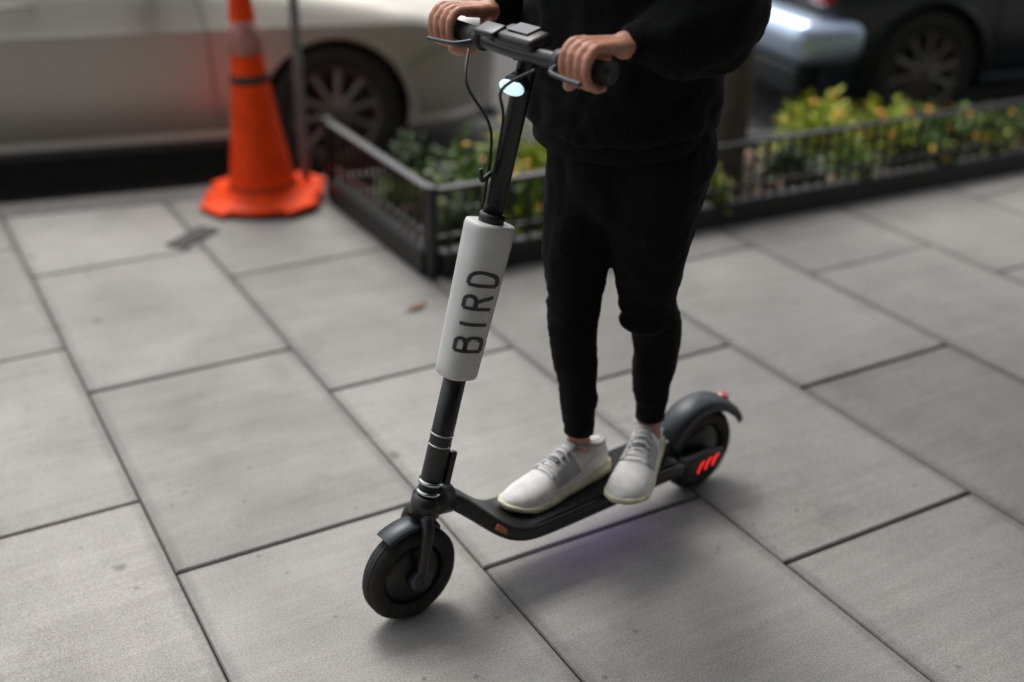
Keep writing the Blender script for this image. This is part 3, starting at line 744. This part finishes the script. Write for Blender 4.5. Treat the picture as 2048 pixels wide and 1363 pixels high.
# deck, swept up to the neck
prof = [(.085, .112, .070), (.14, .118, .074), (.20, .120, .075), (.50, .120, .075), (.575, .124, .075), (.62, .142, .066), (.665, .182, .052), (.71, .228, .038), (.755, .266, .030)]
thk = [.034, .044, .048, .048, .046, .042, .038, .038, .04]
bm = bmesh.new(); rings = []
for (x, z, w), t in zip(prof, thk):
    i = prof.index((x, z, w)); a = prof[max(0, i - 1)]; b = prof[min(len(prof) - 1, i + 1)]
    d = Vector((b[0] - a[0], 0, b[1] - a[1])).normalized(); nn = Vector((-d.z, 0, d.x)); c = Vector((x, 0, z)); h = t / 2
    sec = [(-w, -h * .3), (-w * .9, -h), (-w * .4, -h), (w * .4, -h), (w * .9, -h), (w, -h * .3), (w, h * .6), (w * .94, h), (0, h), (-w * .94, h), (-w, h * .6)]
    rings.append([bm.verts.new(c + Vector((0, y, 0)) + nn * k) for y, k in sec])
for a, b in zip(rings, rings[1:]):
    for k in range(11): bm.faces.new((a[k], a[(k + 1) % 11], b[(k + 1) % 11], b[k]))
bm.faces.new(rings[0]); bm.faces.new(rings[-1][::-1]); bmesh.ops.recalc_face_normals(bm, faces=bm.faces)
dk = obj('deck', bm, 'scooter', sc, True)
md = dk.modifiers.new('s', 'SUBSURF'); md.levels = 2; md.render_levels = 2; baked(dk)
obj('grip_mat', B((.345, 0, .1445), (.43, .132, .004), bevel=.0015), 'griptape', dk)
bm = bmesh.new()
for k in range(24): box(bm, (.15 + k * .017, 0, .1472), (.006, .124, .0018))
obj('mat_ribs', bm, 'griptape', dk)
obj('neck_joint', T([(.74, 0, .252), tuple(sp(.262))], [.033, .034], 16), 'scooter', sc, True)
for s in (-1, 1): obj('side_reflector', B((.64, s * .059, .160), (.05, .006, .014), Matrix.Rotation(R(-42), 3, 'Y'), bevel=.003), 'amber' if s > 0 else 'redlens', sc)
obj('underglow_strip', B((.34, .02, .0915), (.30, .02, .004)), 'glow', sc)
# rear arms, cover and lights
for s in (-1, 1):
    bm = bmesh.new(); tube(bm, [(.11, s * .045, .118), (.06, s * .043, .113), (-.004, s * .041, WR)], [.019, .017, .020], 12, smooth_path=3, sy=1); obj('rear_arm', bm, 'scooter', sc, True)
    bm = bmesh.new(); box(bm, (.030, s * .056, .102), (.125, .014, .048), Matrix.Rotation(R(0), 3, 'Y'), bevel=.007, seg=3); ac = obj('axle_cover', bm, 'scooter', sc, True)
    if s > 0:
        for k in range(3):
            x0 = .045 - k * .024
            obj('light_bar', T([(x0 + .012, .0655, .084 + .003 * k), (x0 + .003, .066, .104 + .003 * k), (x0 - .008, .0655, .111 + .003 * k)], .0013, 8, smooth_path=4), 'led', ac, True)  # light trail of the red rear lamp, shaped as glowing bars
c0 = (0, 0, WR); bm = bmesh.new(); rings = []
arcp = [(160, .128), (145, .128)]; 
pth = []
for k in range(17):
    a = R(20 + (158 - 20) * k / 16); rr = .131 + .004 * math.sin(k / 16 * math.pi)
    if k < 4: rr += (4 - k) * .0
    pth.append((math.cos(a) * rr, WR + math.sin(a) * rr))
for k in range(17):
    x, z = pth[k]; t_ = k / 16; tail = t_   # k=0 front (x>0) -> k=16 tail (x<0)
    w = .040 - .010 * max(0, t_ - .75) * 4 * .5; lift = .010 * max(0, t_ - .8) * 5
    n2 = Vector((x, 0, z - WR)).normalized()
    c = Vector((x, 0, z)) + Vector((-1, 0, .25)).normalized() * lift
    rings.append([bm.verts.new(c + Vector((0, y * w, 0)) + n2 * q) for y, q in ((-1, -.022), (-.95, -.004), (-.6, .005), (0, .008), (.6, .005), (.95, -.004), (1, -.022), (.9, -.02), (.85, -.006), (.5, 0), (0, .003), (-.5, 0), (-.85, -.006), (-.9, -.02))])
for a, b in zip(rings, rings[1:]):
    for k in range(14): bm.faces.new((a[k], b[k], b[(k + 1) % 14], a[(k + 1) % 14]))
bm.faces.new(rings[0]); bm.faces.new(rings[-1][::-1]); bmesh.ops.recalc_face_normals(bm, faces=bm.faces)
fd = obj('rear_mudguard', bm, 'scooter_grey', sc, True)
x, z = pth[12]; bm = bmesh.new(); ball(bm, (x - .004, 0, z + .006), .016, (1.0, 1.1, .55)); obj('brake_light', bm, 'redlens', fd, True)
obj('mudguard_bracket', B((.122, 0, .148), (.05, .06, .05), Matrix.Rotation(R(20), 3, 'Y'), bevel=.012, seg=3), 'scooter', sc, True)

# ---------------------------------------------------------------- rider
rd = thing('person', 'rider in black sweatshirt, black joggers and white sneakers standing on the scooter deck', 'person', (1.36, 1.89, .145))
ro = Vector((1.36, 1.89, .145))
def rel(p): return Vector(p) - ro
def limb(bm, pts, rad, n=14, sm=5, sy=1.0):
    pts = [rel(p) for p in pts]; tube(bm, pts, rad, n, smooth_path=sm, sy=sy)
    ball(bm, pts[0], rad[0], u=n, v=8); ball(bm, pts[-1], rad[-1], u=n, v=8)
def remesh(o, vox, it, sub=None):
    md = o.modifiers.new('r', 'REMESH'); md.mode = 'VOXEL'; md.voxel_size = vox; md.use_smooth_shade = True
    md = o.modifiers.new('s', 'SMOOTH'); md.iterations = it; md.factor = .5
    baked(o)
    for p in o.data.polygons: p.use_smooth = True
# joints
hipL, hipR = (1.36, 1.79, .93), (1.315, 1.95, .93)
kneL, kneR = (1.388, 1.84, .585), (1.254, 1.92, .585)
ankL, ankR = (1.443, 1.875, .255), (1.254, 1.885, .265)
heelL, heelR = (1.462, 1.902, .17), (1.292, 1.89, .17)
toeL, toeR = (1.285, 1.748, .165), (1.055, 1.842, .165)
chest = (1.335, 1.90, 1.30); waist = (1.345, 1.885, 1.08); neck = (1.30, 1.905, 1.50)
shL, shR = (1.36, 1.715, 1.42), (1.30, 2.085, 1.42)
elL, elR = (1.372, 1.655, 1.20), (1.33, 2.19, 1.20)
gL = sw((HB.x - .013 - .026) / 1 * 1, .198, HB.z + .003); gR = sw(HB.x - .009, -.212, HB.z + .003)
gL = sw(HB.x - .009, .188, HB.z + .003)
bfw = Vector((cS, sS, 0)); bax = Vector((-sS, cS, 0)); bup = Vector((0, 0, 1))
body = bmesh.new()
def hand(G_, side, elbow):
    """side +1: rider's left (outer end = +bax)"""
    def P(f, u, o_): return G_ + bfw * f + bup * u + bax * (side * o_)
    wr = P(-.082, .030, -.002)
    offs = [-.0305, -.0098, .0108, .0308]; ks = [1.0, 1.06, 1.0, .84]
    for o_, k in zip(offs, ks):
        def Q(a, r): return P(math.cos(R(a)) * r, math.sin(R(a)) * r, o_)
        m0 = Q(104, .040); p1 = Q(38, .040 * (k * .1 + .9)); p2 = Q(-28, .033); p3 = Q(-100, .0295)
        b = P(-.055, .036, o_ * .55)
        pts = [b, m0, Q(70, .0435), p1, Q(4, .036), p2, Q(-65, .031), p3]
        rr = [.0105, .0106, .0090, .0090, .0080, .0080, .0071, .0060]
        tube(body, [rel(p) for p in pts], [x * (.92 + .08 * k) for x in rr], 12, smooth_path=4); ball(body, rel(p3), .0070 * k + .0004, u=10, v=8)
        ball(body, rel(p1), .0099 * (.92 + .08 * k), u=12, v=8); ball(body, rel(m0), .0117, u=12, v=8)
    # palm
    for o_ in (-.024, -.008, .008, .024):
        tube(body, [rel(wr + bax * (side * o_ * .5)), rel(P(-.045, .034, o_ * .95)), rel(P(-.006, .037, o_ * 1.1))], [.0155, .0138, .0105], 10, smooth_path=4)
    # thumb leaves the inner side, closes under the bar
    th = [P(-.062, .014, -.020), P(-.038, -.002, -.043), P(-.012, -.026, -.047), P(.014, -.034, -.036), P(.028, -.029, -.026)]
    tube(body, [rel(p) for p in th], [.016, .0135, .0115, .0105, .0075], 12, smooth_path=4); ball(body, rel(th[-1]), .0075, u=10, v=8)
    e = Vector(elbow)
    limb(body, [wr + (e - wr).normalized() * -.004, wr + (e - wr) * .2, wr + (e - wr) * .6, e], [.0245, .026, .037, .038], 14, 4)
    return wr
wL = hand(gL, 1, elL); wR = hand(gR, -1, elR)
limb(body, [elL, ((elL[0] + shL[0]) / 2, (elL[1] + shL[1]) / 2, (elL[2] + shL[2]) / 2), shL], [.038, .045, .05])
limb(body, [elR, ((elR[0] + shR[0]) / 2, (elR[1] + shR[1]) / 2, (elR[2] + shR[2]) / 2), shR], [.038, .045, .05])
limb(body, [hipL, kneL, ((kneL[0] + ankL[0]) / 2 + .012, 1.86, .43), ankL, (ankL[0], ankL[1], .19)], [.06, .034, .030, .026, .031])
limb(body, [hipR, kneR, (1.255, 1.90, .43), ankR, (ankR[0], ankR[1], .19)], [.06, .034, .030, .026, .031])
for a, t_ in ((heelL, toeL), (heelR, toeR)):
    a, t_ = Vector(a), Vector(t_); limb(body, [a + (t_ - a) * .08 + Vector((0, 0, .02)), a + (t_ - a) * .5 + Vector((0, 0, .015)), a + (t_ - a) * .85], [.03, .034, .022])
limb(body, [(1.34, 1.88, .95), waist, chest, (1.32, 1.90, 1.42)], [.12, .115, .125, .09], 20)
limb(body, [shL, (1.33, 1.9, 1.43), shR], [.055, .075, .055])
limb(body, [(1.32, 1.90, 1.42), neck, (1.275, 1.905, 1.58)], [.065, .052, .054])
hd = Vector((1.245, 1.905, 1.655))
ball(body, rel(hd), .098, (.98, .80, 1.18), 32, 24)
ball(body, rel(hd + Vector((-.045, 0, -.055))), .055, (.9, .8, .85), 24, 16)
ball(body, rel(hd + Vector((-.10, 0, -.022))), .017, (1.0, .8, 1.3)); ball(body, rel(hd + Vector((-.091, 0, -.062))), .013, (.7, 1.9, .6))
for s in (-1, 1): ball(body, rel(hd + Vector((.012, s * .08, -.015))), .028, (.65, .35, 1.1)); ball(body, rel(hd + Vector((-.083, s * .032, .012))), .012, (.6, 1.4, .6))
bo = obj('body', body, 'skin', rd, True); remesh(bo, .0030, 3)
# hair
bm = bmesh.new(); ball(bm, rel(hd + Vector((.018, 0, .028))), .106, (1.0, .86, 1.08), 32, 24)
bmesh.ops.delete(bm, geom=[v for v in bm.verts if (v.co + ro).x < hd.x - .055 and (v.co + ro).z < hd.z + .06 or (v.co + ro).z < hd.z - .07], context='VERTS')
hr = obj('hair', bm, 'hair', rd, True); md = hr.modifiers.new('t', 'SOLIDIFY'); md.thickness = .012; baked(hr)
for s in (-1, 1):
    bm = bmesh.new(); ball(bm, rel(hd + Vector((-.0835, s * .032, .001))), .0105, (.6, 1, .6)); obj('eye', bm, 'hair', rd, True)

def wrinkle(o, amp, fr, asp=(1, 1, 1), seed=0):
    for v in o.data.vertices:
        c = v.co; q = Vector((c.x * fr * asp[0] + seed, c.y * fr * asp[1], c.z * fr * asp[2]))
        n1 = noise.noise(q); n2 = noise.noise(q * 2.3 + Vector((9, 3, 1)))
        v.co = c + v.normal * amp * ((1 - abs(n1) * 2.2) * .7 + n2 * .5)
# joggers
bm = bmesh.new()
limb(bm, [(1.335, 1.88, .98), (1.335, 1.88, .86)], [.125, .128], 20, 3)
limb(bm, [hipL, (1.362, 1.812, .80), (1.374, 1.828, .68), kneL, (1.428, 1.855, .50), (1.436, 1.865, .40), (1.441, 1.873, .30)], [.108, .095, .076, .057, .053, .047, .033], 18)
limb(bm, [hipR, (1.290, 1.937, .80), (1.262, 1.93, .68), kneR, (1.240, 1.908, .50), (1.252, 1.895, .40), (1.254, 1.886, .30)], [.108, .092, .073, .055, .051, .045, .033], 18)
# gathered knees and cuffs
for c, r_ in ((kneL, .059), (kneR, .057)):
    for dz, k in ((.035, 1.0), (-.012, 1.03), (-.05, .96)): ball(bm, rel((c[0] - .004, c[1], c[2] + dz)), r_ * k, (1, 1, .42), 20, 10)
for c in (ankL, ankR):
    for dz, k in ((.055, .037), (.028, .035)): ball(bm, rel((c[0], c[1], c[2] + dz)), k, (1, 1, .4), 20, 10)
tro = obj('joggers', bm, 'trouser', rd, True); remesh(tro, .007, 5); wrinkle(tro, .0065, 9, (1.5, 1.5, 1.1)); wrinkle(tro, .002, 30, (1, 1, 1.6), 2)
for c in (ankL, ankR): obj('ankle_cuff', T([rel((c[0], c[1], c[2] + .004)), rel((c[0], c[1], c[2] + .05))], [.034, .0345], 24), 'trouser', rd, True)
# sweatshirt
bm = bmesh.new()
def ring_loft(bm, secs, n=40):
    rings = []
    for (x, y, z, a, b, rot) in secs:
        rr = []
        for k in range(n):
            t_ = 2 * math.pi * k / n; ex = .86; c = math.cos(t_); s = math.sin(t_)
            X = math.copysign(abs(c) ** ex, c) * a; Y = math.copysign(abs(s) ** ex, s) * b
            rr.append(bm.verts.new(rel((x + X * math.cos(rot) - Y * math.sin(rot), y + X * math.sin(rot) + Y * math.cos(rot), z + .02 * c))))
        rings.append(rr)
    for a, b in zip(rings, rings[1:]):
        for k in range(n): bm.faces.new((a[k], a[(k + 1) % n], b[(k + 1) % n], b[k]))
    bm.faces.new(rings[0][::-1]); bm.faces.new(rings[-1])
rt = R(8)
ring_loft(bm, [(1.312, 1.875, .985, .158, .196, rt), (1.312, 1.875, .997, .162, .202, rt), (1.312, 1.875, 1.03, .163, .204, rt), (1.315, 1.88, 1.08, .160, .202, rt), (1.325, 1.89, 1.15, .162, .206, rt), (1.33, 1.895, 1.28, .165, .218, rt), (1.33, 1.90, 1.38, .145, .21, rt), (1.325, 1.90, 1.455, .105, .15, rt), (1.315, 1.90, 1.50, .072, .085, rt)])
vL = (Vector(wL) - Vector(elL)).normalized(); vR = (Vector(wR) - Vector(elR)).normalized()
cuL = Vector(wL) - vL * .022; cuR = Vector(wR) - vR * .022
def midp(a, b, t_, dz=0): a, b = Vector(a), Vector(b); q = a + (b - a) * t_; return (q.x, q.y, q.z + dz)
limb(bm, [shL, midp(shL, elL, .5), elL, midp(elL, cuL, .4, -.012), midp(elL, cuL, .8, -.006), cuL], [.088, .080, .076, .068, .052, .036], 20)
limb(bm, [shR, midp(shR, elR, .5), elR, midp(elR, cuR, .4, -.012), midp(elR, cuR, .8, -.006), cuR], [.088, .080, .076, .068, .052, .036], 20)
jk = obj('sweatshirt', bm, 'jacket', rd, True); remesh(jk, .010, 4); wrinkle(jk, .016, 7.5, (1.2, 1.2, 1.3), 4); wrinkle(jk, .004, 22, (1, 1, 1.5), 8)
bm = bmesh.new(); rings = []
n = 48
for z, k in ((.950, .975), (.953, .995), (.998, 1.0), (1.002, .97)):
    rings.append([bm.verts.new(rel((1.312 + math.cos(rt) * .157 * k * math.cos(2 * math.pi * i / n) - math.sin(rt) * .197 * k * math.sin(2 * math.pi * i / n), 1.875 + math.sin(rt) * .157 * k * math.cos(2 * math.pi * i / n) + math.cos(rt) * .197 * k * math.sin(2 * math.pi * i / n), z + .02 * math.cos(2 * math.pi * i / n)))) for i in range(n)])
for a, b in zip(rings, rings[1:]):
    for i in range(n): bm.faces.new((a[i], a[(i + 1) % n], b[(i + 1) % n], b[i]))
obj('hem_band', bm, 'jacket', rd, True)
for c, v_ in ((cuL, vL), (cuR, vR)): obj('sleeve_cuff', T([rel(c - v_ * .02), rel(c - v_ * .005), rel(c + v_ * .016)], [.037, .036, .0335], 24, smooth_path=3), 'jacket', rd, True)
bm = bmesh.new(); tube(bm, [rel((1.315, 1.90, 1.47)), rel((1.325, 1.90, 1.50)), rel((1.345, 1.90, 1.51))], [.08, .082, .06], 24); obj('hood', bm, 'jacket', rd, True)
# blue-grey cloth end hanging at the hip behind the sleeve
bm = bmesh.new(); pts = [(1.505, 1.86, 1.10), (1.532, 1.85, 1.04), (1.540, 1.85, .97), (1.530, 1.85, .92)]
tube(bm, [rel(p) for p in pts], [.012, .02, .026, .012], 14, smooth_path=5, sy=.35); st_ = obj('hanging_cloth', bm, 'strap', rd, True); st_['label'] = 'blue-grey cloth end hanging at the hip'

# shoes: lofted along the foot
def shoe(heel, toe):
    heel, toe = Vector(heel), Vector(toe); d = toe - heel; d.z = 0; d.normalize(); s = Vector((-d.y, d.x, 0)); u = Vector((0, 0, 1))
    o0 = heel - d * .038; o0.z = .1475; L = .298
    def P(t_, y, z): return rel(o0 + d * (L * t_) + s * y + u * z)
    half = [(0, .020), (.03, .029), (.12, .034), (.3, .034), (.5, .038), (.68, .046), (.82, .045), (.92, .036), (.98, .020), (1, .010)]
    sole = [(0, .030), (.15, .028), (.3, .026), (.55, .024), (.75, .022), (.9, .020), (1, .022)]
    up = [(0, .072), (.04, .088), (.14, .094), (.26, .090), (.36, .096), (.48, .088), (.6, .070), (.72, .058), (.84, .050), (.93, .042), (.98, .034), (1, .028)]
    N = 40; bm = bmesh.new(); rings = []
    for i in range(N + 1):
        t_ = i / N; t2 = .5 - .5 * math.cos(math.pi * t_); w = lerp(half, t2); h = lerp(up, t2); z0 = lerp(sole, t2) - .004
        off = .006 * math.sin(t2 * math.pi) ; r_ = []
        for k in range(16):
            a = math.pi * k / 15; c = math.cos(a); q = math.sin(a)
            wz = w * (abs(c) ** .75) * math.copysign(1, c) * (1 - .34 * q ** 3 * (1 if t2 < .6 else .5)); r_.append(bm.verts.new(P(t2, wz + off, z0 + (h - z0) * (q ** .8))))
        rings.append(r_)
    for a, b in zip(rings, rings[1:]):
        for k in range(15): bm.faces.new((a[k], a[k + 1], b[k + 1], b[k]))
    for r_ in rings: pass
    bm.faces.new(rings[0][::-1]); bm.faces.new(rings[-1]); bmesh.ops.recalc_face_normals(bm, faces=bm.faces)
    sh = obj('sneaker', bm, 'shoe', rd, True)
    md = sh.modifiers.new('s', 'SUBSURF'); md.levels = 1; md.render_levels = 1; baked(sh); 
    # midsole
    bm = bmesh.new(); rings = []
    for i in range(N + 1):
        t2 = .5 - .5 * math.cos(math.pi * i / N); w = lerp(half, t2) + .005; h = lerp(sole, t2) + .004 * math.sin(t2 * 14); off = .006 * math.sin(t2 * math.pi); z1 = .004 + (.016 * max(0, t2 - .82) / .18)
        flare = .94
        rings.append([bm.verts.new(P(-.015 + t2 * 1.03, y + off, z)) for y, z in ((w * .85, z1 - .004), (w, z1), (w * 1.03, (z1 + h) / 2), (w * .97, h), (w * .6, h + .002), (-w * .6, h + .002), (-w * .97, h), (-w * 1.03, (z1 + h) / 2), (-w, z1), (-w * .85, z1 - .004))])
    for a, b in zip(rings, rings[1:]):
        for k in range(10): bm.faces.new((a[k], a[(k + 1) % 10], b[(k + 1) % 10], b[k]))
    bm.faces.new(rings[0]); bm.faces.new(rings[-1][::-1]); bmesh.ops.recalc_face_normals(bm, faces=bm.faces)
    obj('midsole', bm, 'midsole', sh, True)
    # collar
    def surf(t_, a, ex=.002):
        w = lerp(half, t_); h = lerp(up, t_); z0 = lerp(sole, t_) - .004; c = math.cos(a); q = math.sin(a)
        return P(t_, w * (abs(c) ** .75) * math.copysign(1, c) * (1 - .34 * q ** 3 * (1 if t_ < .6 else .5)) + .006 * math.sin(t_ * math.pi), z0 + (h - z0) * (q ** .8) + ex)
    bm = bmesh.new(); rg = [P(.18 + .15 * math.cos(2 * math.pi * k / 20), .002 + .028 * math.sin(2 * math.pi * k / 20), .090 + .008 * math.cos(2 * math.pi * k / 20)) for k in range(21)]
    tube(bm, rg, .006, 8, cap=False); obj('ankle_collar', bm, 'shoe_grey', sh, True)
    # tongue and laces
    bm = bmesh.new(); tube(bm, [P(.35, .003, .104), P(.42, .004, .096), P(.55, .005, .080)], [.020, .018, .014], 12, smooth_path=3, sy=.3); obj('tongue', bm, 'shoe_grey', sh, True)
    for k in range(5):
        t_ = .40 + k * .055
        obj('lace', T([surf(t_ - .005, R(48), .003), surf(t_ + .005, R(72), .010), surf(t_ + .015, R(108), .010), surf(t_ + .01, R(132), .003)], .0026, 7, smooth_path=3), 'lace', sh, True)
    for sgn in (0, 1):
        def A(deg): return R(deg) if not sgn else R(180 - deg)
        bm = bmesh.new(); g_ = []
        for i in range(9):
            row = []
            for j in range(6):
                t_ = .36 + .24 * i / 8 + .04 * (j / 5); row.append(bm.verts.new(surf(t_, A(14 + 38 * j / 5), .0) + (Vector((0, 0, .0012)) + s * (.0022 if not sgn else -.0022))))
            g_.append(row)
        for i in range(8):
            for j in range(5): bm.faces.new((g_[i][j], g_[i + 1][j], g_[i + 1][j + 1], g_[i][j + 1]))
        obj('side_panel', bm, 'shoe_grey', sh, True)
        bm = bmesh.new(); tube(bm, [surf(.05, A(20), .001), surf(.2, A(28), .001), surf(.34, A(18), .001), surf(.45, A(38), .001)], [.002] * 4, 6, smooth_path=3); obj('stitch_line', bm, 'lace', sh, True)
    return sh
s1 = shoe(heelR, toeR); s1['label'] = 'white sneaker pointing along the deck'
s2 = shoe(heelL, toeL); s2['label'] = 'white sneaker turned outward over the deck edge'
